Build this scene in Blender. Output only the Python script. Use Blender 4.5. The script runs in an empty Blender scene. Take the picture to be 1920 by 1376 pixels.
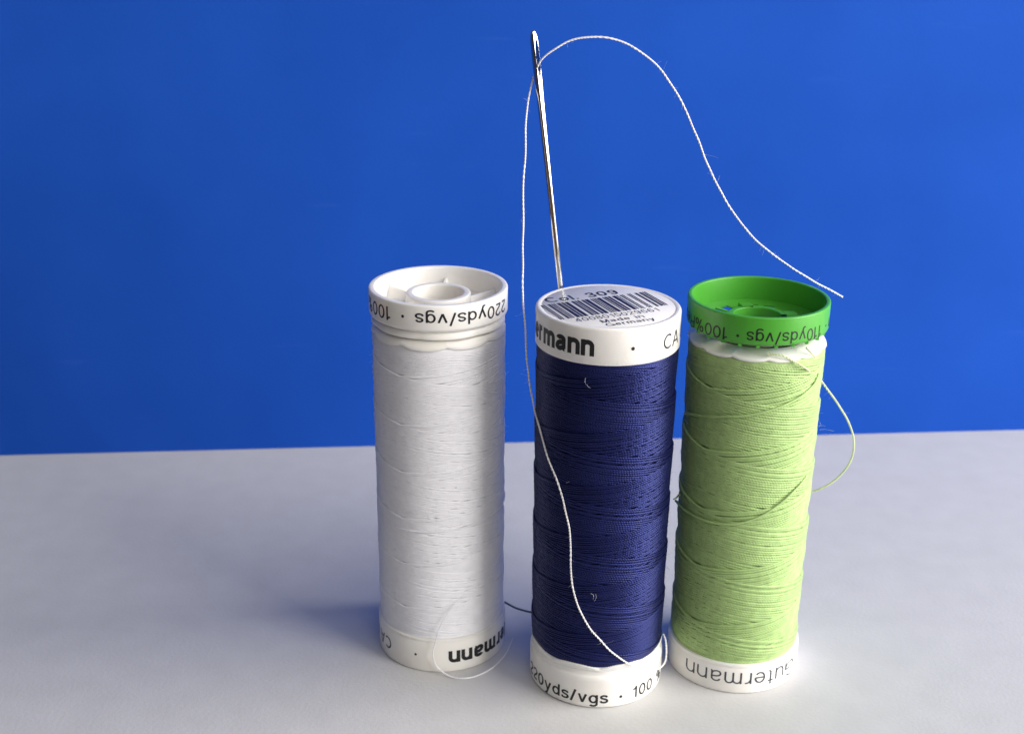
import bpy, bmesh, math, random
import numpy as np
from mathutils import Vector, Matrix

scene = bpy.context.scene
col = scene.collection
MM = 0.001                       # everything below is written in millimetres

# ------------------------------------------------------------------ camera
PITCH, ROLL = math.radians(20.8332), math.radians(0.5413)
CAM = np.array([0.0, -189.343, 125.601])
FPX, PW, PH = 2437.58, 1920.0, 1376.0
fw = np.array([0, math.cos(PITCH), -math.sin(PITCH)])
up0 = np.array([0, math.sin(PITCH), math.cos(PITCH)])
ri = math.cos(ROLL) * np.array([1., 0, 0]) + math.sin(ROLL) * up0
up = -math.sin(ROLL) * np.array([1., 0, 0]) + math.cos(ROLL) * up0
cd = bpy.data.cameras.new('camera')
cam = bpy.data.objects.new('camera', cd)
col.objects.link(cam)
m = Matrix.Identity(4)
for i in range(3):
    m[i][0], m[i][1], m[i][2], m[i][3] = ri[i], up[i], -fw[i], CAM[i] * MM
cam.matrix_world = m
cd.sensor_width = 36
cd.sensor_fit = 'HORIZONTAL'
cd.lens = FPX / PW * 36
cd.clip_start = 0.01
cd.clip_end = 20
cd.dof.use_dof = True
cd.dof.focus_distance = 0.196
cd.dof.aperture_fstop = 36
scene.camera = cam

# ------------------------------------------------------------------ world + lamps + exposure
w = bpy.data.worlds.new('World')
scene.world = w
w.use_nodes = True
w.node_tree.nodes['Background'].inputs[0].default_value = (0.95, 0.96, 1.0, 1)
w.node_tree.nodes['Background'].inputs[1].default_value = 0.05


def area(name, loc, target, sx, sy, power, color):
    ld = bpy.data.lights.new(name, 'AREA')
    ld.shape = 'RECTANGLE'
    ld.size, ld.size_y = sx * MM, sy * MM
    ld.energy = power
    ld.color = color
    o = bpy.data.objects.new(name, ld)
    col.objects.link(o)
    o.location = Vector(loc) * MM
    o.rotation_euler = (Vector(target) - Vector(loc)).to_track_quat('-Z', 'Y').to_euler()
    return o


area('window_light', (640, -200, 345), (5, 10, 300), 640, 720, 13.3, (1.0, 0.97, 0.94))
area('fill_light', (160, -460, 520), (10, 10, 25), 500, 400, 1.25, (1.0, 0.97, 0.95))  # added fill lamp brightening the fronts, stands for no real source

scene.cycles.caustics_reflective = False
scene.view_settings.view_transform = 'Standard'
scene.view_settings.look = 'None'
scene.view_settings.exposure = 0
scene.view_settings.gamma = 1
scene.view_settings.use_curve_mapping = False


# ------------------------------------------------------------------ helpers
def ray(px, py):
    return fw + ri * (px - PW / 2) / FPX - up * (py - PH / 2) / FPX


def at_y(px, py, y):
    d = ray(px, py)
    return CAM + d * (y - CAM[1]) / d[1]


def at_z(px, py, z):
    d = ray(px, py)
    return CAM + d * (z - CAM[2]) / d[2]


def on_cyl(px, py, c, R):
    d = ray(px, py)
    A = d[0] ** 2 + d[1] ** 2
    B = 2 * ((CAM[0] - c[0]) * d[0] + (CAM[1] - c[1]) * d[1])
    C = (CAM[0] - c[0]) ** 2 + (CAM[1] - c[1]) ** 2 - R * R
    D = max(B * B - 4 * A * C, 0)
    s = (-B - math.sqrt(D)) / 2 / A
    return CAM + d * s


def tag(o, label=None, cat=None, group=None, kind=None):
    if label: o['label'] = label
    if cat: o['category'] = cat
    if group: o['group'] = group
    if kind: o['kind'] = kind
    return o


def empty(name, loc):
    o = bpy.data.objects.new(name, None)
    o.empty_display_size = 0.005
    col.objects.link(o)
    o.location = Vector(loc) * MM
    return o


def link(name, me, mat, parent=None, smooth=True, loc=None):
    o = bpy.data.objects.new(name, me)
    col.objects.link(o)
    if mat: me.materials.append(mat)
    if smooth:
        me.polygons.foreach_set('use_smooth', [True] * len(me.polygons))
    if parent: o.parent = parent
    if loc is not None: o.location = Vector(loc) * MM
    return o


class Mesh:
    """collects vertices (mm) and faces"""
    def __init__(s):
        s.v, s.f = [], []

    def lathe(s, prof, n=160, skip=None, c=(0, 0), rfun=None, zfun=None, a0=0.0):
        """prof: closed or open list of (r, z).  skip(i, j) -> leave that quad out"""
        b = len(s.v)
        for (r, z) in prof:
            for j in range(n):
                a = a0 + 2 * math.pi * j / n
                rr = rfun(r, z, a) if rfun else r
                zz = zfun(r, z, a) if zfun else z
                s.v.append((c[0] + rr * math.cos(a), c[1] + rr * math.sin(a), zz))
        for i in range(len(prof) - 1):
            for j in range(n):
                if skip and skip(i, j): continue
                k = (j + 1) % n
                s.f.append((b + i * n + j, b + i * n + k, b + (i + 1) * n + k, b + (i + 1) * n + j))
        return b

    def prism(s, base, top):
        b = len(s.v); n = len(base)
        s.v += [tuple(p) for p in base] + [tuple(p) for p in top]
        s.f.append(tuple(b + i for i in range(n))[::-1])
        s.f.append(tuple(b + n + i for i in range(n)))
        for i in range(n):
            k = (i + 1) % n
            s.f.append((b + i, b + k, b + n + k, b + n + i))

    def box(s, x0, x1, y0, y1, z0, z1):
        s.prism([(x0, y0, z0), (x1, y0, z0), (x1, y1, z0), (x0, y1, z0)],
                [(x0, y0, z1), (x1, y0, z1), (x1, y1, z1), (x0, y1, z1)])

    def build(s, name, mat, parent=None, smooth=True, loc=None, sharp=35, fix=True):
        me = bpy.data.meshes.new(name)
        me.from_pydata([(x * MM, y * MM, z * MM) for x, y, z in s.v], [], s.f)
        if fix:
            bm = bmesh.new(); bm.from_mesh(me)
            bmesh.ops.remove_doubles(bm, verts=bm.verts, dist=1e-7)
            bmesh.ops.recalc_face_normals(bm, faces=bm.faces)
            bm.to_mesh(me); bm.free()
        me.update()
        o = link(name, me, mat, parent, smooth, loc)
        if smooth and sharp:
            me.set_sharp_from_angle(angle=math.radians(sharp))
        return o


def rounded(prof, r=0.25, seg=4):
    """round the corners of an open profile"""
    out = [prof[0]]
    for i in range(1, len(prof) - 1):
        p0, p, p1 = (np.array(q, float) for q in prof[i - 1:i + 2])
        a, b = p0 - p, p1 - p
        la, lb = np.linalg.norm(a), np.linalg.norm(b)
        q = min(r, la * .45, lb * .45)
        A, B = p + a / la * q, p + b / lb * q
        for k in range(seg + 1):
            t = k / seg
            out.append(tuple((1 - t) ** 2 * A + 2 * t * (1 - t) * p + t * t * B))
    out.append(prof[-1])
    return out


# ---- strands: tubes with UV (u = millimetres along, v = once round)
class Strands:
    def __init__(s):
        s.V, s.F, s.UV, s.n = [], [], [], 0

    def tube(s, P, N, rad, sides=6, ply=None):
        """P (n,3) path, N (n,3) a unit normal at each point, rad scalar or (n,)"""
        P = np.asarray(P, float); n = len(P)
        T = np.gradient(P, axis=0); T /= np.linalg.norm(T, axis=1)[:, None] + 1e-12
        N = N - (N * T).sum(1)[:, None] * T
        N /= np.linalg.norm(N, axis=1)[:, None] + 1e-12
        B = np.cross(T, N)
        rad = np.broadcast_to(np.asarray(rad, float), (n,))
        a = np.arange(sides) * 2 * np.pi / sides
        L = np.concatenate([[0], np.cumsum(np.linalg.norm(np.diff(P, axis=0), axis=1))])
        if ply:          # two plies twisted together: an 8-shaped section that turns along the strand
            g = .66 + .52 * np.cos(a[None, :] - np.pi * L[:, None] / ply) ** 2
        else:
            g = np.ones((n, sides))
        V = P[:, None, :] + (rad[:, None] * g)[:, :, None] * (np.cos(a)[None, :, None] * N[:, None, :] + np.sin(a)[None, :, None] * B[:, None, :])
        i, j = np.meshgrid(np.arange(n - 1), np.arange(sides), indexing='ij')
        k = (j + 1) % sides
        F = np.stack([i * sides + j, i * sides + k, (i + 1) * sides + k, (i + 1) * sides + j], -1).reshape(-1, 4) + s.n
        u0, u1 = L[i], L[i + 1]
        v0, v1 = j / sides, (j + 1) / sides
        UV = np.stack([np.stack([u0, v0], -1), np.stack([u0, v1], -1), np.stack([u1, v1], -1), np.stack([u1, v0], -1)], 2).reshape(-1, 2)
        s.V.append(V.reshape(-1, 3)); s.F.append(F); s.UV.append(UV); s.n += n * sides

    def quads(s, V, F):
        V = np.asarray(V, float); F = np.asarray(F) + s.n
        s.V.append(V); s.F.append(F); s.UV.append(np.zeros((len(F) * 4, 2))); s.n += len(V)

    def build(s, name, mat, parent=None, loc=None):
        V = np.concatenate(s.V) * MM; F = np.concatenate(s.F); UV = np.concatenate(s.UV)
        me = bpy.data.meshes.new(name)
        me.vertices.add(len(V)); me.vertices.foreach_set('co', V.astype(np.float32).ravel())
        me.loops.add(len(F) * 4); me.loops.foreach_set('vertex_index', F.astype(np.int32).ravel())
        me.polygons.add(len(F)); me.polygons.foreach_set('loop_start', np.arange(len(F), dtype=np.int32) * 4)
        uvl = me.uv_layers.new(name='UVMap')
        uvl.data.foreach_set('uv', UV.astype(np.float32).ravel())
        me.update(calc_edges=True); me.validate()
        return link(name, me, mat, parent, True, loc)


def smooth_path(pts, step=0.12):
    """Catmull-Rom through the points (centripetal enough), resampled evenly"""
    p = np.asarray(pts, float)
    p = np.vstack([2 * p[0] - p[1], p, 2 * p[-1] - p[-2]])
    out = []
    for i in range(1, len(p) - 2):
        n = max(4, int(np.linalg.norm(p[i + 1] - p[i]) / 0.15))
        t = np.linspace(0, 1, n, endpoint=False)[:, None]
        out.append(0.5 * ((2 * p[i]) + (-p[i - 1] + p[i + 1]) * t + (2 * p[i - 1] - 5 * p[i] + 4 * p[i + 1] - p[i + 2]) * t ** 2
                          + (-p[i - 1] + 3 * p[i] - 3 * p[i + 1] + p[i + 2]) * t ** 3))
    out.append(p[-2][None])
    q = np.vstack(out)
    L = np.concatenate([[0], np.cumsum(np.linalg.norm(np.diff(q, axis=0), axis=1))])
    s = np.arange(0, L[-1], step)
    return np.stack([np.interp(s, L, q[:, k]) for k in range(3)], 1), s


def frame(P):
    T = np.gradient(P, axis=0); T /= np.linalg.norm(T, axis=1)[:, None]
    ref = np.array([0.13, -0.95, 0.2])
    N = np.zeros_like(P); n = ref - (ref @ T[0]) * T[0]; n /= np.linalg.norm(n)
    for i in range(len(P)):
        n = n - (n @ T[i]) * T[i]; n /= np.linalg.norm(n); N[i] = n
    return T, N, np.cross(T, N)


def twisted(st, pts, dia, pitch=0.9, fuzz=0, seed=1, plies=2, taper=None, kink=0.0):
    """a plied thread: each ply its own helix round the path"""
    P, s = smooth_path(pts, 0.075)
    rng = np.random.default_rng(seed)
    if kink:
        for _ in range(2):
            for k in range(3):
                ph = rng.uniform(0, 6.28, 6); fr = rng.uniform(.25, 1.6, 6)
                P[:, k] += kink * sum(np.sin(s * f + p_) for f, p_ in zip(fr, ph)) / 6
    T, N, B = frame(P)
    tp = np.ones(len(s)) if taper is None else np.interp(s / s[-1], [t[0] for t in taper], [t[1] for t in taper])
    for k in range(plies):
        a = 2 * np.pi * (s / pitch + k / plies + .35 * np.sin(s * .41 + seed) + .2 * np.sin(s * 1.13))
        off = dia * .18 * tp
        Q = P + off[:, None] * (np.cos(a)[:, None] * N + np.sin(a)[:, None] * B)
        Nr = np.cos(a)[:, None] * N + np.sin(a)[:, None] * B
        st.tube(Q, Nr, dia * .29 * tp, 7)
    for _ in range(fuzz):
        i = rng.integers(2, len(P) - 3)
        hair(st, P[i], (N[i] * rng.normal() + B[i] * rng.normal() + T[i] * rng.normal() * .9), rng.uniform(.25, .9), .012, rng)


def hair(st, p, d, L, r, rng):
    d = np.asarray(d, float); d /= np.linalg.norm(d) + 1e-9
    c = rng.normal(size=3) * .6
    t = np.linspace(0, 1, 5)[:, None]
    P = p + d * L * t + c * L * t ** 2
    N = np.tile(np.cross(d, [0.3, .5, .8]), (5, 1))
    st.tube(P, N, np.linspace(r, r * .5, 5), 3)


# ------------------------------------------------------------------ materials
def principled(name, color, rough=.5, **kw):
    mt = bpy.data.materials.new(name); mt.use_nodes = True
    b = mt.node_tree.nodes['Principled BSDF']
    b.inputs['Base Color'].default_value = (*color, 1)
    b.inputs['Roughness'].default_value = rough
    for k, v in kw.items():
        b.inputs[k].default_value = v
    return mt, mt.node_tree, b


def noise_mix(nt, b, color, var, scale, detail=4, coord='Object'):
    tc = nt.nodes.new('ShaderNodeTexCoord'); nz = nt.nodes.new('ShaderNodeTexNoise')
    nz.inputs['Scale'].default_value = scale; nz.inputs['Detail'].default_value = detail
    nt.links.new(tc.outputs[coord], nz.inputs['Vector'])
    rp = nt.nodes.new('ShaderNodeValToRGB')
    rp.color_ramp.elements[0].position = .3; rp.color_ramp.elements[1].position = .7
    rp.color_ramp.elements[0].color = tuple(c * (1 - v) for c, v in zip(color, var)) + (1,)
    rp.color_ramp.elements[1].color = tuple(min(1, c * (1 + v)) for c, v in zip(color, var)) + (1,)
    nt.links.new(nz.outputs['Fac'], rp.inputs['Fac'])
    nt.links.new(rp.outputs['Color'], b.inputs['Base Color'])
    return tc, nz


def bump_noise(nt, b, tc, scale, dist, strength=.5, coord='Object'):
    nz = nt.nodes.new('ShaderNodeTexNoise'); nz.inputs['Scale'].default_value = scale; nz.inputs['Detail'].default_value = 5
    nt.links.new(tc.outputs[coord], nz.inputs['Vector'])
    bp = nt.nodes.new('ShaderNodeBump'); bp.inputs['Distance'].default_value = dist; bp.inputs['Strength'].default_value = strength
    nt.links.new(nz.outputs['Fac'], bp.inputs['Height'])
    nt.links.new(bp.outputs['Normal'], b.inputs['Normal'])


def plastic(name, color, rough=.38, sss=.35):
    mt, nt, b = principled(name, color, rough)
    b.inputs['Subsurface Weight'].default_value = sss
    b.inputs['Subsurface Radius'].default_value = (1.0, .8, .6)
    b.inputs['Subsurface Scale'].default_value = .0012
    tc, _ = noise_mix(nt, b, color, (.02, .025, .04), 120)
    bump_noise(nt, b, tc, 900, .00006, .35)
    return mt


def thread_mat(name, color, period, rough=.5, sheen=.3, bump=.00004, tint=(1, 1, 1), var=.12, trans=0.0, spec=.5):
    mt, nt, b = principled(name, color, rough)
    b.inputs['Specular Tint'].default_value = (*tint, 1)
    b.inputs['Subsurface Weight'].default_value = trans
    b.inputs['Subsurface Radius'].default_value = (1, 1, 1)
    b.inputs['Subsurface Scale'].default_value = .0006
    b.inputs['Sheen Weight'].default_value = sheen
    b.inputs['Sheen Roughness'].default_value = .4
    b.inputs['Sheen Tint'].default_value = (*tint, 1)
    b.inputs['Specular IOR Level'].default_value = spec
    uv = nt.nodes.new('ShaderNodeUVMap'); uv.uv_map = 'UVMap'
    sp = nt.nodes.new('ShaderNodeSeparateXYZ'); nt.links.new(uv.outputs['UV'], sp.inputs[0])

    def mth(op, a, b_):
        n = nt.nodes.new('ShaderNodeMath'); n.operation = op
        for i, x in enumerate((a, b_)):
            if x is None: continue
            if isinstance(x, (int, float)): n.inputs[i].default_value = x
            else: nt.links.new(x, n.inputs[i])
        return n.outputs[0]
    ph = mth('ADD', mth('MULTIPLY', sp.outputs[0], 2 * math.pi / period), mth('MULTIPLY', sp.outputs[1], 4 * math.pi))
    sn = mth('SINE', ph, None)
    ab = mth('POWER', mth('ABSOLUTE', mth('SINE', mth('MULTIPLY', ph, .5), None), None), .6)
    bp = nt.nodes.new('ShaderNodeBump'); bp.inputs['Distance'].default_value = bump; bp.inputs['Strength'].default_value = 1
    nt.links.new(ab, bp.inputs['Height']); nt.links.new(bp.outputs['Normal'], b.inputs['Normal'])
    # uneven dye along the fibre
    nz = nt.nodes.new('ShaderNodeTexNoise'); nz.inputs['Scale'].default_value = 900; nz.inputs['Detail'].default_value = 3
    tc = nt.nodes.new('ShaderNodeTexCoord'); nt.links.new(tc.outputs['Object'], nz.inputs['Vector'])
    rp = nt.nodes.new('ShaderNodeValToRGB')
    rp.color_ramp.elements[0].position = .3; rp.color_ramp.elements[1].position = .7
    rp.color_ramp.elements[0].color = tuple(c * (1 - var) for c in color) + (1,)
    rp.color_ramp.elements[1].color = tuple(min(1, c * (1 + var)) for c in color) + (1,)
    nt.links.new(nz.outputs['Fac'], rp.inputs['Fac']); nt.links.new(rp.outputs['Color'], b.inputs['Base Color'])
    return mt


M_white = plastic('white_plastic', (.87, .845, .80), .36)
M_cream = plastic('cream_plastic', (.87, .84, .78), .40)
M_green = plastic('green_plastic', (.075, .37, .035), .36, .25)
M_ink = principled('black_ink', (.008, .008, .01), .45)[0]
M_ink_worn = principled('worn_grey_ink', (.05, .055, .065), .5)[0]
M_ink_navy = principled('navy_print', (.008, .008, .035), .5)[0]
T_white = thread_mat('white_thread', (.93, .925, .955), .42, .40, .15, .00001, var=.03, trans=0)
T_blue = thread_mat('navy_thread', (.0045, .0058, .038), .42, .32, .02, .00001, (.22, .28, 1), .2, spec=1.0)
T_green = thread_mat('lime_thread', (.42, .59, .24), .46, .42, .15, .00001, (.9, 1, .6), .12)
T_sew = thread_mat('sewing_thread', (.90, .88, .88), .5, .5, .3, .00001, var=.05)
T_pale = thread_mat('pale_lime_thread', (.66, .72, .42), .46, .42, .3, .00001)
T_teal = thread_mat('teal_thread', (.012, .05, .13), .5, .5, .2, .00001)

M_paper, nt, b = principled('white_paper', (.80, .79, .79), .62)
tc, _ = noise_mix(nt, b, (.60, .595, .59), (.03, .03, .03), 160, 9)
bump_noise(nt, b, tc, 1500, .00009, .4)
b.inputs['Specular IOR Level'].default_value = .35
M_card, nt, b = principled('blue_card', (.012, .105, .66), .8)
tc, _ = noise_mix(nt, b, (.0085, .074, .435), (.18, .08, .06), 28, 10)
# faint pale scuffs and fibres in the card
mp = nt.nodes.new('ShaderNodeMapping'); mp.inputs['Rotation'].default_value = (0, .5, 0); mp.inputs['Scale'].default_value = (12, 12, 110)
nt.links.new(tc.outputs['Object'], mp.inputs[0])
n2 = nt.nodes.new('ShaderNodeTexNoise'); n2.inputs['Scale'].default_value = 3.2; n2.inputs['Detail'].default_value = 6; n2.inputs['Roughness'].default_value = .65
nt.links.new(mp.outputs[0], n2.inputs['Vector'])
r2 = nt.nodes.new('ShaderNodeValToRGB'); r2.color_ramp.elements[0].position = .62; r2.color_ramp.elements[1].position = .86
r2.color_ramp.elements[1].color = (.16, .16, .16, 1)
nt.links.new(n2.outputs['Fac'], r2.inputs[0])
mx = nt.nodes.new('ShaderNodeMix'); mx.data_type = 'RGBA'
src = b.inputs['Base Color'].links[0].from_socket
nt.links.new(r2.outputs[0], mx.inputs[0]); nt.links.new(src, mx.inputs[6]); mx.inputs[7].default_value = (.12, .25, .8, 1)
nt.links.new(mx.outputs[2], b.inputs['Base Color'])
bump_noise(nt, b, tc, 1500, .00008, .4)
b.inputs['Specular IOR Level'].default_value = .12

M_steel, nt, b = principled('polished_steel', (.82, .80, .74), .10, Metallic=1.0)
tc = nt.nodes.new('ShaderNodeTexCoord'); bump_noise(nt, b, tc, 1200, .00001, .3)

M_desk, nt, b = principled('dark_wood', (.09, .055, .03), .5)
tc, nz = noise_mix(nt, b, (.09, .055, .03), (.4, .4, .4), 12)

# ------------------------------------------------------------------ setting
M = Mesh()
M.box(-128, 620, -125, 190, -.3, 0)
tag(M.build('paper_sheet', M_paper, smooth=False), kind='structure')  # thin sheet of white paper lying on the desk
M = Mesh()
M.box(-900, 900, -600, 600, -25, -.3)
tag(M.build('desk', M_desk, smooth=False), kind='structure')

M = Mesh()
M.box(-330, 330, 0, 2, 0.02, 300)
bd = M.build('backdrop', M_card, smooth=False)
bd.location = Vector((0.17, 90.6, 0)) * MM
bd.rotation_euler = (math.radians(-1.0), 0, math.radians(4.8))
tag(bd, kind='structure')


# ------------------------------------------------------------------ lettering
# a plain grotesque drawn with strokes: cap height 1, x-height .73
XH = .73


def arc(cx, cy, rx, ry, a0, a1, n=None):
    n = n or max(6, int(abs(a1 - a0) / 9))
    return [(cx + rx * math.cos(math.radians(t)), cy + ry * math.sin(math.radians(t))) for t in np.linspace(a0, a1, n + 1)]


def spline(p):
    q = np.array([(2 * p[0][0] - p[1][0], 2 * p[0][1] - p[1][1])] + list(p) + [(2 * p[-1][0] - p[-2][0], 2 * p[-1][1] - p[-2][1])])
    out = []
    for i in range(1, len(q) - 2):
        for t in np.linspace(0, 1, 5, endpoint=False):
            out.append(tuple(.5 * (2 * q[i] + (q[i + 1] - q[i - 1]) * t + (2 * q[i - 1] - 5 * q[i] + 4 * q[i + 1] - q[i + 2]) * t * t
                                   + (3 * q[i] - q[i - 1] - 3 * q[i + 1] + q[i + 2]) * t ** 3)))
    return out + [tuple(p[-1])]


def glyph(ch, w):
    """strokes (centre lines, closed flag) and the right edge; w = stroke weight"""
    h = w / 2; X = XH; T = 1.0
    L = lambda *p: (list(p), False)
    O = lambda *a: (arc(*a, 0, 360), True)
    xt, ym = X - h, X / 2
    bow = O(.215, ym, .215, ym - h)
    if ch == 'n': return [L((0, 0), (0, X)), L(*arc(.215, .45, .215, xt - .45, 180, 0), (.43, 0))], .43
    if ch == 'm': return [L((0, 0), (0, X)), L(*arc(.175, .47, .175, xt - .47, 180, 0), (.35, 0)), L(*arc(.525, .47, .175, xt - .47, 180, 0), (.70, 0))], .70
    if ch in 'uü':
        g = [L((0, X), *arc(.21, .28, .21, .28 - h, 180, 360), (.42, .3)), L((.43, 0), (.43, X))]
        if ch == 'ü': g += [L((.12, .86), (.12, .86 + w)), L((.31, .86), (.31, .86 + w))]
        return g, .43
    if ch == 'r': return [L((0, 0), (0, X)), L(*arc(.25, .42, .25, xt - .42, 180, 88))], .24
    if ch == 'a': return [L(*arc(.22, .52, .185, xt - .52, 170, 0), (.405, .14), *arc(.47, .12, .065, .12 - h, 180, 260)),
                          L(*spline([(.405, .42), (.30, .395), (.17, .375), (.05, .30), (.01, .19), (.06, h + .03), (.17, h), (.30, h + .04), (.385, .17), (.405, .27)]))], .46
    if ch == 'e': return [L(*arc(.22, ym, .22, ym - h, 0, 322)), L((.0, ym), (.44, ym))], .44
    if ch == 't': return [L((.10, .93), (.10, .16), *arc(.20, .15, .10, .15 - h, 180, 275)), L((-.04, xt), (.23, xt))], .22
    if ch == 'd': return [bow, L((.43, 0), (.43, T))], .43
    if ch == 'p': return [O(.225, ym, .215, ym - h), L((0, -.27), (0, X))], .44
    if ch == 'g': return [bow, L((.43, X), (.43, -.06), *arc(.22, -.06, .21, .17, 0, -150))], .43
    if ch == 'y': return [L((0, X), (.235, .03)), L((.46, X), (.215, -.04), *arc(.10, -.12, .10, .12, 10, -90), (.02, -.24))], .46
    if ch == 's': return [L(*spline([(.385, .53), (.33, .63), (.2, xt), (.07, .62), (.03, .53), (.08, .44), (.21, .385), (.34, .33), (.40, .21), (.33, .10), (.20, h), (.06, .10), (.0, .21)]))], .39
    if ch == '/': return [L((-.02, -.03), (.26, T))], .25
    if ch == 'v': return [L((0, X), (.22, .02)), L((.44, X), (.22, .02))], .44
    if ch == 'c': return [L(*arc(.21, ym, .21, ym - h, 45, 315))], .38
    if ch == 'o': return [O(.225, ym, .225, ym - h)], .45
    if ch == 'l': return [L((0, 0), (0, T))], 0
    if ch == 'i': return [L((0, 0), (0, X)), L((0, .86), (0, T))], 0
    if ch == '.': return [L((0, 0), (0, w * 1.1))], 0
    if ch == '-': return [L((0, .34), (.24, .34))], .24
    if ch == '0': return [O(.23, .5, .23, .5 - h)], .46
    if ch == '1': return [L((.26, 0), (.26, T)), L((.26, .93), (.2, .82), (.13, .77), (.02, .755))], .30
    if ch == '2': return [L(*arc(.225, .72, .215, .28 - h, 172, -25), *spline([(.40, .58), (.26, .42), (.10, .27), (.02, h)])[1:]), L((-.02, h), (.45, h))], .45
    if ch == '3': return [L(*spline([(.01, .72), (.07, .88), (.22, T - h), (.38, .88), (.39, .68), (.30, .56), (.17, .53)])), L(*spline([(.17, .53), (.35, .49), (.44, .31), (.38, .12), (.21, h), (.05, .12), (0, .28)]))], .43
    if ch == '4': return [L((.36, 0), (.36, T)), L((.34, T - h), (.0, .26)), L((-.02, .26), (.47, .26))], .47
    if ch == '5': return [L((.42, T - h), (.08, T - h)), L((.09, T), (.03, .50)), L(*spline([(.03, .50), (.12, .6), (.25, .63), (.41, .52), (.43, .3), (.36, .12), (.2, h), (.05, .1), (0, .25)]))], .43
    if ch == '6': return [O(.225, .31, .21, .31 - h), L(*spline([(.41, .79), (.33, .92), (.21, T - h), (.08, .86), (.02, .62), (.015, .35)]))], .45
    if ch == '7': return [L((0, T - h), (.45, T - h)), L(*spline([(.44, T - h), (.28, .68), (.18, .36), (.14, 0)]))], .45
    if ch == '8': return [O(.22, .75, .18, .25 - h), O(.22, .28, .22, .28 - h)], .44
    if ch == '9': return [O(.22, .69, .21, .31 - h), L(*spline([(.03, .21), (.1, .09), (.22, h), (.36, .14), (.42, .38), (.43, .66)]))], .44
    if ch == 'C': return [L(*arc(.35, .5, .35, .5 - h, 48, 312))], .60
    if ch == 'G': return [L(*arc(.36, .5, .36, .5 - h, 48, 350)), L((.40, .46), (.72, .46)), L((.72, 0), (.72, .48))], .72
    if ch == 'A': return [L((0, 0), (.34, T)), L((.68, 0), (.34, T)), L((.12, .30), (.56, .30))], .68
    if ch == 'R': return [L((0, 0), (0, T)), L((0, T - h), (.30, T - h), *arc(.32, .755, .2, .245 - h, 90, -90), (0, .51)), L((.33, .5), (.50, .38), (.52, .12), (.56, 0))], .56
    if ch == 'P': return [L((0, 0), (0, T)), L((0, T - h), (.30, T - h), *arc(.32, .74, .2, .26 - h, 90, -90), (0, .48))], .52
    if ch == 'M': return [L((0, 0), (0, T)), L((0, T), (.32, .02)), L((.64, T), (.32, .02)), L((.64, 0), (.64, T))], .64
    if ch == '%': return [O(.16, .74, .14, .21), O(.64, .23, .14, .21), L((.22, -.03), (.58, T + .02))], .80
    return [], .22


def ribbon(V, F, pts, closed, w, z):
    """one stroke as a band of quads"""
    P = np.array(pts, float)
    if closed: P = P[:-1]
    # resample long straight runs
    Q = []
    m_ = len(P)
    for i in range(m_ if closed else m_ - 1):
        a_, b_ = P[i], P[(i + 1) % m_]
        k = max(1, int(np.linalg.norm(b_ - a_) / .12))
        for t in range(k): Q.append(a_ + (b_ - a_) * t / k)
    if not closed: Q.append(P[-1])
    Q = np.array(Q); m_ = len(Q)
    if closed: D = np.roll(Q, -1, 0) - np.roll(Q, 1, 0)
    else: D = np.gradient(Q, axis=0)
    D /= np.linalg.norm(D, axis=1)[:, None] + 1e-9
    Nn = np.stack([-D[:, 1], D[:, 0]], 1) * w / 2
    b0 = len(V)
    for q_, n_ in zip(Q, Nn):
        V.append((*(q_ + n_), z)); V.append((*(q_ - n_), z))
    for i in range(m_ if closed else m_ - 1):
        j = (i + 1) % m_
        F.append((b0 + 2 * i, b0 + 2 * i + 1, b0 + 2 * j + 1, b0 + 2 * j))


def layout(body, weight, gap):
    V, F, X = [], [], []
    x = 0
    for ch in body:
        st_, adv = glyph(ch, weight)
        for k, (p, cl) in enumerate(st_):
            ribbon(V, F, [(px_ + x + weight / 2, py_) for px_, py_ in p], cl, weight, .0025 * k)
        X.append((x, x + adv + weight))
        x += adv + weight + gap
    return V, F, X


def flat_text(body, u0, u1, v0, v1, weight=.12, gap=.11, ref=None):
    """text scaled so that characters ref[0]:ref[1] span u0..u1 and baseline..ref[2] spans v0..v1 (mm)"""
    V, F, X = layout(body, weight, gap)
    i0, i1, hh = ref or (0, len(body), 1.0)
    x0, x1 = X[i0][0], X[i1 - 1][1]
    sx, sy = (u1 - u0) / (x1 - x0), (v1 - v0) / hh
    bm = bmesh.new()
    vs = [bm.verts.new(((x - x0) * sx + u0, y * sy + v0, z)) for x, y, z in V]
    for f in F: bm.faces.new([vs[k] for k in f])
    return bm


def wrap_text(name, parent, mat, body, R, a0, a1, z_base, z_top, flip=False, weight=.12, gap=.11, ref=None, lift=.018):
    """lettering round a band. a0 = angle (deg) where the text starts, a1 where it ends"""
    sgn = -1 if flip else 1
    L = abs(math.radians(a1 - a0)) * R
    bm = flat_text(body, 0, L, 0, abs(z_top - z_base), weight, gap, ref)
    for v in bm.verts:
        a = math.radians(a0) + sgn * v.co.x / R
        z = z_base + sgn * v.co.y
        rr = R + lift + v.co.z
        v.co = Vector((rr * math.cos(a), rr * math.sin(a), z)) * MM
    me = bpy.data.meshes.new(name); bm.to_mesh(me); bm.free()
    return link(name, me, mat, parent, False)


def dot(name, parent, mat, R, a, z, r=.3):
    M = Mesh(); n = 16
    M.v = [((R + .018) * math.cos(math.radians(a) + r * math.cos(t) / R), (R + .018) * math.sin(math.radians(a) + r * math.cos(t) / R), z + r * math.sin(t))
           for t in [2 * math.pi * k / n for k in range(n)]]
    M.f = [tuple(range(n))]
    return M.build(name, mat, parent, smooth=False)


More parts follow.
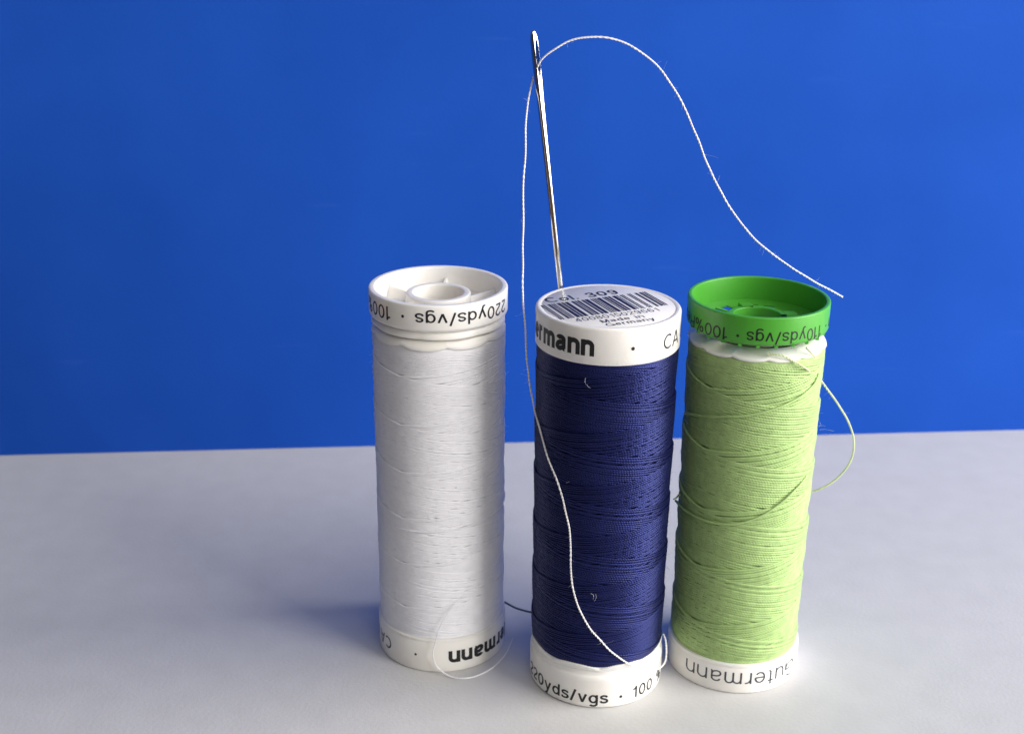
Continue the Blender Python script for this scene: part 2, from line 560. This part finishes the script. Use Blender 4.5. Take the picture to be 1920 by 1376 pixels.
# ------------------------------------------------------------------ thread windings
def winding(zb, zt, R, dia, lead, seed, segs=96, growth=.014, jitter=.10, hairs=200, strays=4, uneven=.05, edge=.35, ply=.45, sides=8, fat=.50, gap=.95):
    rng = np.random.default_rng(seed)
    st = Strands()
    N = int(round(lead / dia))
    back = R - N * growth - dia * gap
    ph = rng.uniform(0, 6.28, 8); fr = rng.uniform(.15, 1.3, 8)

    def env(z):
        e = np.clip(np.minimum(z - zb, zt - z) / 1.6, 0, 1)
        return -edge * (1 - np.sqrt(1 - (1 - e) ** 2)) + uneven * sum(np.sin(z * f + p) for f, p in zip(fr, ph)) / 3
    # the filled core of earlier layers
    n = 96; zz = np.linspace(zb, zt, 60); a = np.arange(n) * 2 * np.pi / n
    rr = back + env(zz)
    V = np.stack([rr[:, None] * np.cos(a), rr[:, None] * np.sin(a), np.repeat(zz[:, None], n, 1)], -1).reshape(-1, 3)
    F = [(i * n + j, i * n + (j + 1) % n, (i + 1) * n + (j + 1) % n, (i + 1) * n + j) for i in range(59) for j in range(n)]
    st.quads(V, F)
    T = (zt - zb) / lead
    order = []
    for k in range(N):
        order += [(k, 1), (k, -1)]
    for idx, (k, d) in enumerate(order):
        ld = lead * (1 + rng.normal() * .0022)
        off = -d * 2 * np.pi * (k * dia + rng.normal() * dia * jitter) / lead + (0.8 if d < 0 else 0)
        s = np.arange(-.55, (zt - zb) / ld + .55, 1 / segs)
        s = s[(np.sin(2 * np.pi * s + off) < .25) | (np.arange(len(s)) % 4 == 0)]      # finer where it is seen
        raw = s * ld
        H = zt - zb - dia
        # ease in and out at the ends (the thread turns back there)
        q = 1.1
        z = np.where(raw < q, q * np.exp(np.clip((raw - q) / q, -8, 0)), raw)
        z = np.where(raw > H - q, H - q * np.exp(np.clip((H - q - raw) / q, -8, 0)), z)
        wob = sum(rng.normal() * dia * .05 * np.sin(s * f * 6.28 + rng.uniform(0, 6.28)) for f in (.23, .6, 1.1))
        z = np.clip(z + wob, 0, H)
        if d < 0: z = H - z
        z = zb + dia / 2 + z
        th = 2 * np.pi * s + off
        r = R - dia / 2 - (len(order) - 1 - idx) / 2 * growth + env(z) + .012 * np.sin(s * 17 + k)
        P = np.stack([r * np.cos(th), r * np.sin(th), z], 1)
        Nn = np.stack([np.cos(th), np.sin(th), 0 * th], 1)
        st.tube(P, Nn, dia * fat * (1 + .05 * np.sin(s * 31 + k)), sides, ply)
    for _ in range(strays):          # a few turns that ride over the rest at a steeper angle
        z0 = rng.uniform(zb + 6, zt - 12); s = np.arange(0, .9, 1 / segs)
        th = rng.uniform(-3.4, -2.4) + 2 * np.pi * s
        z = z0 + rng.choice([-1, 1]) * 9 * s * rng.uniform(.5, 1.1)
        r = R + dia * .25 - dia * 1.1 * np.clip(np.abs(s / .9 - .5) * 2 - .75, 0, 1) * 4 + env(z)
        P = np.stack([r * np.cos(th), r * np.sin(th), z], 1)
        st.tube(P, np.stack([np.cos(th), np.sin(th), 0 * th], 1), dia * .5, sides, ply)
    for _ in range(hairs):
        th = rng.uniform(-math.pi * 1.05, math.pi * .05); z = rng.uniform(zb + .5, zt - .5)
        R0 = R + float(env(np.array([z]))[0]) - .05
        p = np.array([R0 * math.cos(th), R0 * math.sin(th), z])
        d = np.array([math.cos(th), math.sin(th), 0]) * rng.uniform(.1, .8) + np.array([-math.sin(th), math.cos(th), 0]) * rng.normal() + np.array([0, 0, rng.normal() * .6])
        hair(st, p, d, rng.uniform(.2, .8), .011, rng)
    return st


# ------------------------------------------------------------------ spools
GROUP = 'thread spools standing on the white table'
CL, CC, CG = (-11.774, 7.214), (14.489, -2.444), (38.10, 1.98)


def local(P, c):
    return np.asarray(P) - np.array([c[0], c[1], 0])


def closed_end(name, mat, parent, z0, z1, R, up_side):
    """solid end cap; up_side: the closed face is at z1, else at z0"""
    M = Mesh()
    if up_side:
        prof = [(0, z1 - .02), (9.9, z1 - .02), (10.05, z1 - .12), (10.2, z1 - .02), (R - .05, z1), (R, z1 - .35), (R, z0), (9.6, z0)]
        prof = [(0, z1 - .02), (9.95, z1 - .02)] + [(10.08, z1 - .11), (10.2, z1 - .03), (R - .42, z1)] + \
               [(R - .42 + .42 * math.sin(t), z1 - .42 + .42 * math.cos(t)) for t in np.linspace(.2, math.pi / 2, 6)] + \
               [(R, z0 + .15), (R - .1, z0), (9.6, z0)]
    else:
        prof = [(0, z0), (R - .4, z0)] + [(R - .4 + .4 * math.sin(t), z0 + .4 - .4 * math.cos(t)) for t in np.linspace(.2, math.pi / 2, 6)] + \
               [(R, z1 - .75), (R - .14, z1 - .62), (R - .14, z1 - .5), (R - .02, z1 - .38), (R - .06, z1 - .08), (R - .3, z1), (9.6, z1)]
    M.lathe(prof, 192)
    return M.build(name, mat, parent, sharp=50)


def collar(name, mat, parent, zl, zh, R, up_side, seed, waves=12, amp=.45, neck=9.9, dirn=1):
    """petalled flange between the open ring and the thread. thread lies on the zl side when up_side"""
    rng = random.Random(seed)
    off = [rng.uniform(-.12, .12) for _ in range(waves)]

    def lobe(a):
        x = (a / (2 * math.pi) * waves) % 1.0
        return (1 - abs(2 * x - 1) ** 2.6) + off[int(a / (2 * math.pi) * waves) % waves]
    M = Mesh()
    th = .42
    ze, zi = (zl, zh) if up_side else (zh, zl)
    s = 1 if up_side else -1
    n = 288
    prof = rounded([(neck, ze + s * .1), (R - .55, ze), (R, ze + s * .25), (R - .1, ze + s * (.25 + th)), (neck + .2, ze + s * (th + .9)), (neck - .6, zi)], .16)

    def rf(r, z, a):
        k = max(0, (r - neck) / (R - neck))
        return r - .20 * k * (1 - lobe(a))

    def zf(r, z, a):
        k = max(0, (r - neck) / (R - neck))
        return z - s * amp * k * (lobe(a) - .6)
    M.lathe(prof, n, rfun=rf, zfun=zf)
    return M.build(name, mat, parent, sharp=60)


def open_ring(name, mat, parent, z0, z1, Ro, Ri, floor_z, hub=None, sharp=45):
    """ring open at the top with a floor"""
    M = Mesh()
    prof = rounded([(hub[0] if hub else 0, floor_z - .5), (Ro - .8, z0), (Ro, z0 + .55), (Ro, z1), (Ri, z1), (Ri - .15, floor_z), (hub[0] if hub else 0, floor_z)], .3, 4)
    M.lathe(prof, 192)
    return M.build(name, mat, parent, sharp=sharp)


# ---------- left: white thread, upside down
t = empty('thread_spool', (CL[0], CL[1], 0))
tag(t, 'spool of white thread with an open hollow white cap, leftmost of the three spools', 'thread spool', GROUP)
base = closed_end('base', M_cream, t, 0, 6.35, 10.95, False)
wrap_text('lettering', base, M_ink, 'Gütermann', 10.95, -31.5, -81.4, 4.15, 1.9, True, .205, .06, (5, 9, XH))
dot('printed_dot', base, M_ink, 10.95, -110.9, 3.15, .22)
wrap_text('lettering', base, M_ink, 'CA 02776', 10.95, -139.1, -160.5, 4.15, 1.9, True, .12, .1, (0, 2, 1))
wd = winding(6.3, 57.4, 10.68, .27, 8.2, 3, segs=400, growth=.006, jitter=.07, ply=.36, fat=.60, gap=.8, sides=6, hairs=380, strays=1, uneven=.045)
wd.build('thread_winding', T_white, t)
collar('collar', M_cream, t, 57.25, 59.3, 10.85, True, 4, waves=9, amp=.55, neck=10.0)
collar('inner_flange', M_cream, t, 58.85, 60.1, 10.75, True, 9, waves=7, amp=.12, neck=10.1)
cap = open_ring('cap', M_white, t, 60.05, 64.6, 11.0, 10.0, 60.9, hub=(4.0,))
M = Mesh()
M.lathe(rounded([(4.0, 50), (4.0, 63.45), (5.1, 63.45), (5.25, 60.7)], .28), 96)
M.lathe([(4.0, 50), (0.0, 50)], 96)
M.build('hub', M_cream, cap, sharp=50)
M = Mesh()
for k in range(6):
    a = math.radians(20 + 60 * k + 6)
    c_, s_ = math.cos(a), math.sin(a)

    def q(r, tt, z): return (r * c_ - tt * s_, r * s_ + tt * c_, z)
    M.prism([q(5.0, -.9, 60.85), q(9.95, -.9, 60.85), q(9.95, .9, 60.85), q(5.0, .9, 60.85)],
            [q(5.0, -.18, 61.9), q(9.95, -.18, 62.75), q(9.95, .18, 62.75), q(5.0, .18, 61.9)])
M.build('rib', M_white, cap, smooth=False)
wrap_text('lettering', cap, M_ink, '220yds/vgs', 11.0, -45.0, -105.5, 63.4, 61.4, True, .125, .09, (3, 10, 1))
dot('printed_dot', cap, M_ink, 11.0, -116.2, 62.6, .25)
wrap_text('lettering', cap, M_ink, '100% Polyester', 11.0, -127.5, -153.3, 63.6, 61.4, True, .125, .12, (0, 3, 1))
# loose end curling round the base
st = Strands()
R1 = 10.95
pts = [on_cyl(x, y, CL, r) for x, y, r in ((868, 1118, 10.8), (850, 1135, 11.0), (836, 1154, 11.15), (824, 1178, 11.3), (816, 1205, 11.5), (812, 1228, 11.9))]
pts += [at_z(x, y, z) for x, y, z in ((820, 1250, 1.6), (843, 1267, .35), (868, 1271, .25), (895, 1266, .25), (925, 1250, .25), (948, 1226, .3), (962, 1195, .3))]
twisted(st, local(pts, CL), .34, .8, 10, 5, taper=[(0, .35), (.3, .7), (.45, 1), (.75, 1), (1, .5)])
st.build('loose_thread_end', T_white, t)
M = Mesh()
p = local(on_cyl(855, 914, CL, 10.75), CL)
M.lathe([(0, -.07), (.07, 0), (0, .07)], 8)
M.v = [(p[0] + x * 1.6, p[1] + y, p[2] + z) for x, y, z in M.v]
M.build('lint_speck', M_ink_worn, t)

# ---------- centre: navy thread, upright
t = empty('thread_spool', (CC[0], CC[1], 0))
tag(t, 'spool of navy blue thread with a barcode printed on its closed white top', 'thread spool', GROUP)
cap = closed_end('cap', M_white, t, 58.9, 64.63, 11.0, True)
wrap_text('lettering', cap, M_ink, 'Gütermann', 11.0, -153.5, -103.9, 60.25, 62.75, False, .215, .05, (5, 9, XH))
dot('printed_dot', cap, M_ink, 11.0, -74.4, 61.5, .28)
wrap_text('lettering', cap, M_ink, 'CA 02776', 11.0, -45.8, -22.0, 60.3, 62.6, False, .11, .1, (0, 2, 1))


def top_text(name, mat, body, u0, u1, v0, v1, weight=.12, gap=.14, ang=23.6, z=64.63):
    bm = flat_text(body, u0, u1, v0, v1, weight, gap)
    ca, sa = math.cos(math.radians(ang)), math.sin(math.radians(ang))
    for v in bm.verts:
        x, y = v.co.x, v.co.y
        v.co = Vector((x * ca - y * sa, x * sa + y * ca, z + v.co.z)) * MM
    me = bpy.data.meshes.new(name); bm.to_mesh(me); bm.free()
    return link(name, me, mat, cap, False)


top_text('lettering', M_ink_navy, 'Col. 309', -8.0, 4.3, 4.45, 6.6, .15)
top_text('lettering', M_ink_navy, '4008015029661', -7.8, 6.0, -5.3, -3.85, .10)
top_text('lettering', M_ink_navy, 'Made in', -4.6, 2.4, -7.1, -5.85, .13)
top_text('lettering', M_ink_navy, 'Germany', -4.6, 3.3, -8.75, -7.5, .13)
# barcode bars from the printed number
Lc = ['0001101', '0011001', '0010011', '0111101', '0100011', '0110001', '0101111', '0111011', '0110111', '0001011']
Rc = [''.join('1' if ch == '0' else '0' for ch in s) for s in Lc]
Gc = [s[::-1] for s in Rc]
PAR = ['LLLLLL', 'LLGLGG', 'LLGGLG', 'LLGGGL', 'LGLLGG', 'LGGLLG', 'LGGGLL', 'LGLGLG', 'LGLGGL', 'LGGLGL']
num = '4008015029661'
bits = '101' + ''.join((Lc if pr == 'L' else Gc)[int(d)] for d, pr in zip(num[1:7], PAR[int(num[0])])) + '01010' + ''.join(Rc[int(d)] for d in num[7:]) + '101'
M = Mesh(); ca, sa = math.cos(math.radians(24.2)), math.sin(math.radians(24.2))
i = 0; um = 18.0 / len(bits)
while i < len(bits):
    if bits[i] == '1':
        j = i
        while j < len(bits) and bits[j] == '1': j += 1
        x0, x1 = -9.6 + i * um - .015, -9.6 + j * um + .015
        b_ = len(M.v)
        y0, y1 = -3.35, 3.75
        M.v += [(x * ca - y * sa, x * sa + y * ca, 64.63) for x, y in ((x0, y0), (x1, y0), (x1, y1), (x0, y1))]
        M.f.append((b_, b_ + 1, b_ + 2, b_ + 3)); i = j
    else:
        i += 1
M.build('barcode', M_ink_navy, cap, smooth=False)
M = Mesh()
p0, p1 = np.array([6.64, 1.65]), np.array([4.02, -5.4]); dd = (p1 - p0) / np.linalg.norm(p1 - p0); nn = np.array([-dd[1], dd[0]]) * .045
M.v = [(*q_, 64.645) for q_ in (p0 + nn, p1 + nn, p1 - nn, p0 - nn)]; M.f = [(0, 1, 2, 3)]
M.build('scratch', M_white, cap, smooth=False)
wd = winding(7.6, 58.95, 10.92, .34, 8.6, 12, segs=480, growth=.010, jitter=.06, ply=.42, hairs=260, strays=0, uneven=.04)
wd.build('thread_winding', T_blue, t)
M = Mesh()
M.lathe(rounded([(0, 0), (10.6, 0), (11.0, .4), (11.0, 5.3), (10.88, 5.75), (10.55, 6.0), (10.45, 7.1), (10.0, 7.2)], .25), 192)
base = M.build('base', M_white, t, sharp=50)
collar('collar', M_white, t, 5.4, 7.85, 10.95, False, 14, waves=8, amp=.9, neck=10.2)
wrap_text('lettering', base, M_ink, '220yds/vgs', 11.0, -142.2, -82.5, 1.1, 3.25, False, .145, .09, (3, 10, 1))
dot('printed_dot', base, M_ink, 11.0, -71.5, 2.06, .25)
wrap_text('lettering', base, M_ink, '100 %', 11.0, -61.0, -36.5, 1.15, 3.3, False, .13, .12, (0, 3, 1))
lf = Strands()
rng = np.random.default_rng(3)
for cv in (((1098, 708), (1097, 716), (1101, 723), (1108, 728)), ((1108, 1112), (1113, 1116), (1112, 1124)), ((1117, 1113), (1118, 1120), (1114, 1127)), ((1062, 905), (1068, 902))):
    P = local([on_cyl(x, y, CC, 11.0) for x, y in cv], CC)
    P, _s = smooth_path(P, .1); T_, N_, B_ = frame(P); lf.tube(P, N_, .015, 5)
lf.build('lint', T_sew, t)
st = Strands()
pts = [at_y(x, y, yy) for x, y, yy in ((1010, 1150, -3.0), (1000, 1148, -2.6), (982, 1144, -1.8), (964, 1138, -.6), (946, 1128, .6))]
twisted(st, local(pts, CC), .42, .8, 6, 6)
st.build('loose_thread_end', T_teal, t)

# ---------- right: lime green thread, upside down, green open cap
t = empty('thread_spool', (CG[0], CG[1], 0))
tag(t, 'spool of lime green thread with an open bright green cap, rightmost of the three spools', 'thread spool', GROUP)
base = closed_end('base', M_white, t, 0, 5.45, 10.95, False)
wrap_text('lettering', base, M_ink_worn, 'Gutermann', 10.95, -31.5, -142.5, 4.05, 1.95, True, .085, .13, (0, 9, XH))
wd = winding(5.4, 57.9, 10.62, .42, 10.2, 21, segs=480, growth=.014, jitter=.07, fat=.54, ply=.46, hairs=240, strays=0, uneven=.07, edge=.4)
# strands that ride over the winding, where the photograph shows them
for pl in (((1284, 774), (1300, 777), (1345, 781), (1400, 779), (1455, 766), (1500, 744), (1525, 722), (1536, 700)),
           ((1267, 938), (1280, 953), (1310, 971), (1345, 981), (1385, 981), (1425, 968), (1463, 944), (1493, 916), (1512, 893))):
    P = local([on_cyl(x, y, CG, 10.70) for x, y in pl], CG)
    P, _s = smooth_path(P, .12)
    k = np.hypot(P[:, 0], P[:, 1]); rr = np.clip(k, 10.64, None); P[:, :2] *= (rr / k)[:, None]
    wd.tube(P, np.stack([P[:, 0], P[:, 1], 0 * k], 1) / 10.7, .19, 8, .46)
# the pulled knot at the left side
P = local([on_cyl(1276, 925, CG, 10.7), at_y(1268, 933, .8), at_y(1262, 936, .6)], CG)
P, _s = smooth_path(P, .15); T_, N_, B_ = frame(P); wd.tube(P, N_, np.linspace(.24, .08, len(P)), 6)
wd.build('thread_winding', T_green, t)
collar('collar', M_white, t, 57.75, 59.2, 10.72, True, 24, waves=12, amp=.32, neck=8.6)
M = Mesh()
M.lathe([(4.2, 58.0), (4.2, 60.6)], 64)
M.build('core_tube', M_white, t)

cc = (37.78 - CG[0], 1.0 - CG[1])
capo = empty('cap', (0, 0, 0)); bpy.data.objects.remove(capo)
M = Mesh()
Z0, Z1, RO, RI = 60.75, 65.22, 10.8, 10.12
M.lathe(rounded([(9.6, Z0 - .02), (RO - .45, Z0), (RO, Z0 + .4), (RO, Z1), (RI, Z1), (RI - .1, Z0 + .75)], .22), 192, c=cc)
n = 192
wins = [(26, 36), (60, 66), (73, 80), (118, 126), (134, 141), (152, 160), (172, 182), (2, 12)]
wins = [(s_ * n // 360, e_ * n // 360) for s_, e_ in ((60, 74), (80, 92), (116, 127), (133, 146), (180, 196), (225, 240), (290, 310), (0, 20))]


def inwin(j): return any(a_ <= j < b_ for a_, b_ in wins)


rows = [(RI - .1, Z0 + .75), (8.3, Z0 + .42), (5.9, Z0 + .4), (5.0, Z0 + .4), (5.0, Z0 + .2), (5.9, Z0 + .2), (8.3, Z0 + .2), (9.6, Z0 - .02)]
# rows 1-2 top and 5-6 underside carry the windows
M.lathe(rows, n, c=cc, skip=lambda i, j: i in (1, 5) and inwin(j))
b0 = len(M.v) - len(rows) * n
for (s_, e_) in wins:
    for j in (s_, e_):
        j %= n
        M.f.append((b0 + 1 * n + j, b0 + 2 * n + j, b0 + 5 * n + j, b0 + 6 * n + j))
    for j in range(s_, e_):
        M.f.append((b0 + 1 * n + j, b0 + 1 * n + j + 1, b0 + 6 * n + j + 1, b0 + 6 * n + j))
        M.f.append((b0 + 2 * n + j, b0 + 2 * n + j + 1, b0 + 5 * n + j + 1, b0 + 5 * n + j))
for k in range(24):
    a = 2 * math.pi * (k + .4) / 24
    x, y = cc[0] + 10.2 * math.cos(a), cc[1] + 10.2 * math.sin(a)
    M.box(x - .25, x + .25, y - .25, y + .25, Z0 - .3, Z0 + .2)
cap = M.build('cap', M_green, t, sharp=45)
M = Mesh()
M.lathe(rounded([(3.6, Z0 - .6), (3.6, Z0 + 1.5), (4.5, Z0 + 1.5), (4.6, Z0 + .55), (5.05, Z0 + .3)], .2), 96, c=cc,
        skip=lambda i, j: (j // 8) % 4 == 3 and i > 2 and i < 9)
for k in range(4):
    a = math.radians(100 + 90 * k); c_, s_ = math.cos(a), math.sin(a)
    q = lambda r, tt, z: (cc[0] + r * c_ - tt * s_, cc[1] + r * s_ + tt * c_, z)
    M.prism([q(4.4, -.9, Z0 + .5), q(6.6, -.9, Z0 + .5), q(6.6, .9, Z0 + .5), q(4.4, .9, Z0 + .5)],
            [q(4.4, -.9, Z0 + 1.5), q(6.3, -.9, Z0 + 1.4), q(6.3, .9, Z0 + 1.4), q(4.4, .9, Z0 + 1.5)])
M.build('hub', M_green, cap, sharp=45)


def shift(o):
    o.location = Vector((cc[0], cc[1], 0)) * MM


zb_, zt_ = 63.05, 61.15
shift(wrap_text('lettering', cap, M_ink, '100 m - 110yds/vgs', RO, -39.2, -108.3, zb_, zt_, True, .115, .10, (8, 18, 1)))
shift(dot('printed_dot', cap, M_ink, RO, -115.2, 62.15, .22))
shift(wrap_text('lettering', cap, M_ink, '100%Recycled', RO, -122.9, -168.8, zb_, zt_, True, .115, .10, (0, 5, 1)))

st = Strands()
pts = [on_cyl(x, y, CG, r) for x, y, r in ((1440, 664, 10.3), (1468, 667, 10.75), (1490, 678, 10.85), (1512, 692, 10.9))]
pts += [at_y(x, y, yy) for x, y, yy in ((1536, 710, 0.2), (1556, 736, .8), (1574, 762, 1.6), (1590, 790, 2.4), (1600, 820, 3.2), (1600, 848, 4.0), (1588, 875, 4.8), (1566, 900, 5.6), (1540, 915, 6.2), (1518, 922, 6.8), (1500, 922, 7.4))]
twisted(st, local(pts, CG), .40, .85, 14, 8, kink=.05)
P = local([on_cyl(1512, 652, CG, 10.5), on_cyl(1520, 660, CG, 10.9), on_cyl(1529, 670, CG, 11.0)], CG)
P, _s = smooth_path(P, .15); T_, N_, B_ = frame(P); st.tube(P, N_, np.linspace(.2, .12, len(P)), 6)
rng = np.random.default_rng(5)
for x, y in ((1536, 792), (1534, 800), (1537, 806)):
    hair(st, local(at_y(x, y, 1.0), CG), (1, 0, rng.normal() * .8), 1.3, .02, rng)
st.build('loose_thread_end', T_pale, t)

# ------------------------------------------------------------------ needle, its point pushed under the navy winding
YN = 7.1
Ptop, Pbot = at_y(999.5, 57, YN), at_y(1049, 520, YN)
ax = (Ptop - Pbot) / np.linalg.norm(Ptop - Pbot)
LEN = 63.0
tip = Ptop - ax * LEN


def needle_body():
    M = Mesh(); n = 48
    # s measured from the eye end downwards
    S = [0, .06, .18, .4, .8, 1.5, 3, 5, 7, 9, 12, 16, 24, 40, 52, 57, 60, 62, 62.9]
    Wd = [.05, .2, .32,   .43, .49, .52, .53, .53, .51, .48, .46, .45, .45, .45, .44, .38, .26, .1, .015]
    Dp = [.05, .17, .26, .33, .40, .45, .48, .50, .49, .47, .45, .44, .45, .45, .44, .38, .26, .1, .015]
    SS = sorted(set(S + [round(x, 3) for x in np.arange(.5, 30, .5)]))
    Wd, Dp, S = list(np.interp(SS, S, Wd)), list(np.interp(SS, S, Dp)), SS
    for s_, w_, d_ in zip(S, Wd, Dp):
        for j in range(n):
            a = 2 * math.pi * j / n
            ex = 1 - .58 * min(1, s_ / 1.2) * max(0, min(1, (24 - s_) / 17))      # squared off round the eye
            ca_, sa_ = math.cos(a), math.sin(a)
            M.v.append((w_ * math.copysign(abs(ca_) ** ex, ca_), d_ * math.copysign(abs(sa_) ** ex, sa_), LEN - s_))
    for i in range(len(S) - 1):
        for j in range(n):
            k = (j + 1) % n
            M.f.append((i * n + j, i * n + k, (i + 1) * n + k, (i + 1) * n + j))
    M.f.append(tuple(range(n))); M.f.append(tuple((len(S) - 1) * n + j for j in range(n))[::-1])
    return M


nb = needle_body().build('needle', M_steel, None, sharp=60)
# slot of the eye and the groove below it
Mc = Mesh(); n = 40
outl = []
for k in range(n):
    a = 2 * math.pi * k / n
    outl.append((.34 * math.copysign(abs(math.cos(a)) ** .7, math.cos(a)), LEN - 4.1 + 2.75 * math.copysign(abs(math.sin(a)) ** .8, math.sin(a))))
Mc.prism([(x, -2, z) for x, z in outl], [(x, 2, z) for x, z in outl])
for sd in (-1, 1):     # shallow tapering grooves
    Mc.prism([(-.17, sd * .9, LEN - 6.3), (.17, sd * .9, LEN - 6.3), (.17, sd * .25, LEN - 6.3), (-.17, sd * .25, LEN - 6.3)],
             [(-.02, sd * .9, LEN - 11.0), (.02, sd * .9, LEN - 11.0), (.02, sd * .43, LEN - 11.0), (-.02, sd * .43, LEN - 11.0)])
cut = Mc.build('cutter', None, None, smooth=False)
bo = nb.modifiers.new('b', 'BOOLEAN'); bo.operation = 'DIFFERENCE'; bo.solver = 'EXACT'; bo.object = cut; bo.use_self = True
dg = bpy.context.evaluated_depsgraph_get()
me2 = bpy.data.meshes.new_from_object(nb.evaluated_get(dg))
bpy.data.objects.remove(cut); bpy.data.objects.remove(nb)
me2.materials.clear()
needle = link('sewing_needle', me2, M_steel)
me2.set_sharp_from_angle(angle=math.radians(40))
zax = Vector(ax)
TW = math.radians(38)
xax = Vector((math.cos(TW), math.sin(TW), 0)); xax = (xax - xax.dot(zax) * zax).normalized()
yax = zax.cross(xax)
mw = Matrix.Identity(4)
for i in range(3):
    mw[i][0], mw[i][1], mw[i][2], mw[i][3] = xax[i], yax[i], zax[i], tip[i] * MM
needle.matrix_world = mw
tag(needle, 'tall steel sewing needle standing behind the navy spool with its eye up', 'needle')

# ------------------------------------------------------------------ white thread through the eye
st = Strands()
A = [(1580, 557, 8), (1550, 541, 8), (1510, 518, 7.8), (1462, 486, 7.6), (1420, 453, 7.4), (1386, 414, 7.2), (1357, 370, 7), (1330, 315, 6.8), (1303, 248, 6.6),
     (1277, 190, 6.4), (1250, 146, 6.2), (1220, 112, 6.0), (1182, 86, 5.8), (1142, 72, 5.6), (1102, 70, 5.4), (1064, 79, 5.3), (1032, 98, 5.4), (1014, 114, 5.8),
     (1006.5, 128, 6.6), (1001.5, 142, 7.5), (997, 157, 7.6), (990, 190, 7.0), (986, 235, 6.4), (985, 290, 5.6), (981, 350, 4.8), (981, 420, 3.8), (980, 490, 2.8), (981, 560, 1.6),
     (985, 620, .4), (988, 680, -1), (995, 730, -2.6), (1002, 765, -3.6)]
pts = [at_y(*a) for a in A]
pts += [on_cyl(x, y, CC, 11.12) for x, y in ((1010, 797), (1020, 835), (1034, 875), (1048, 912), (1060, 955), (1068, 1000), (1070, 1040), (1071, 1080), (1078, 1118), (1090, 1150), (1108, 1180), (1130, 1205))]
pts += [on_cyl(x, y, CC, r) for x, y, r in ((1152, 1225, 11.2), (1175, 1242, 11.3), (1196, 1251, 11.4))]
pts += [at_y(x, y, yy) for x, y, yy in ((1215, 1256, -11.0), (1233, 1254, -9.3), (1246, 1242, -7.0), (1250, 1222, -5.0), (1248, 1200, -4.2), (1243, 1188, -3.5))]
twisted(st, pts, .34, 1.1, 150, 11, kink=.06)
tag(st.build('sewing_thread', T_sew), 'long white thread passing through the needle eye and trailing down the navy spool', 'thread')
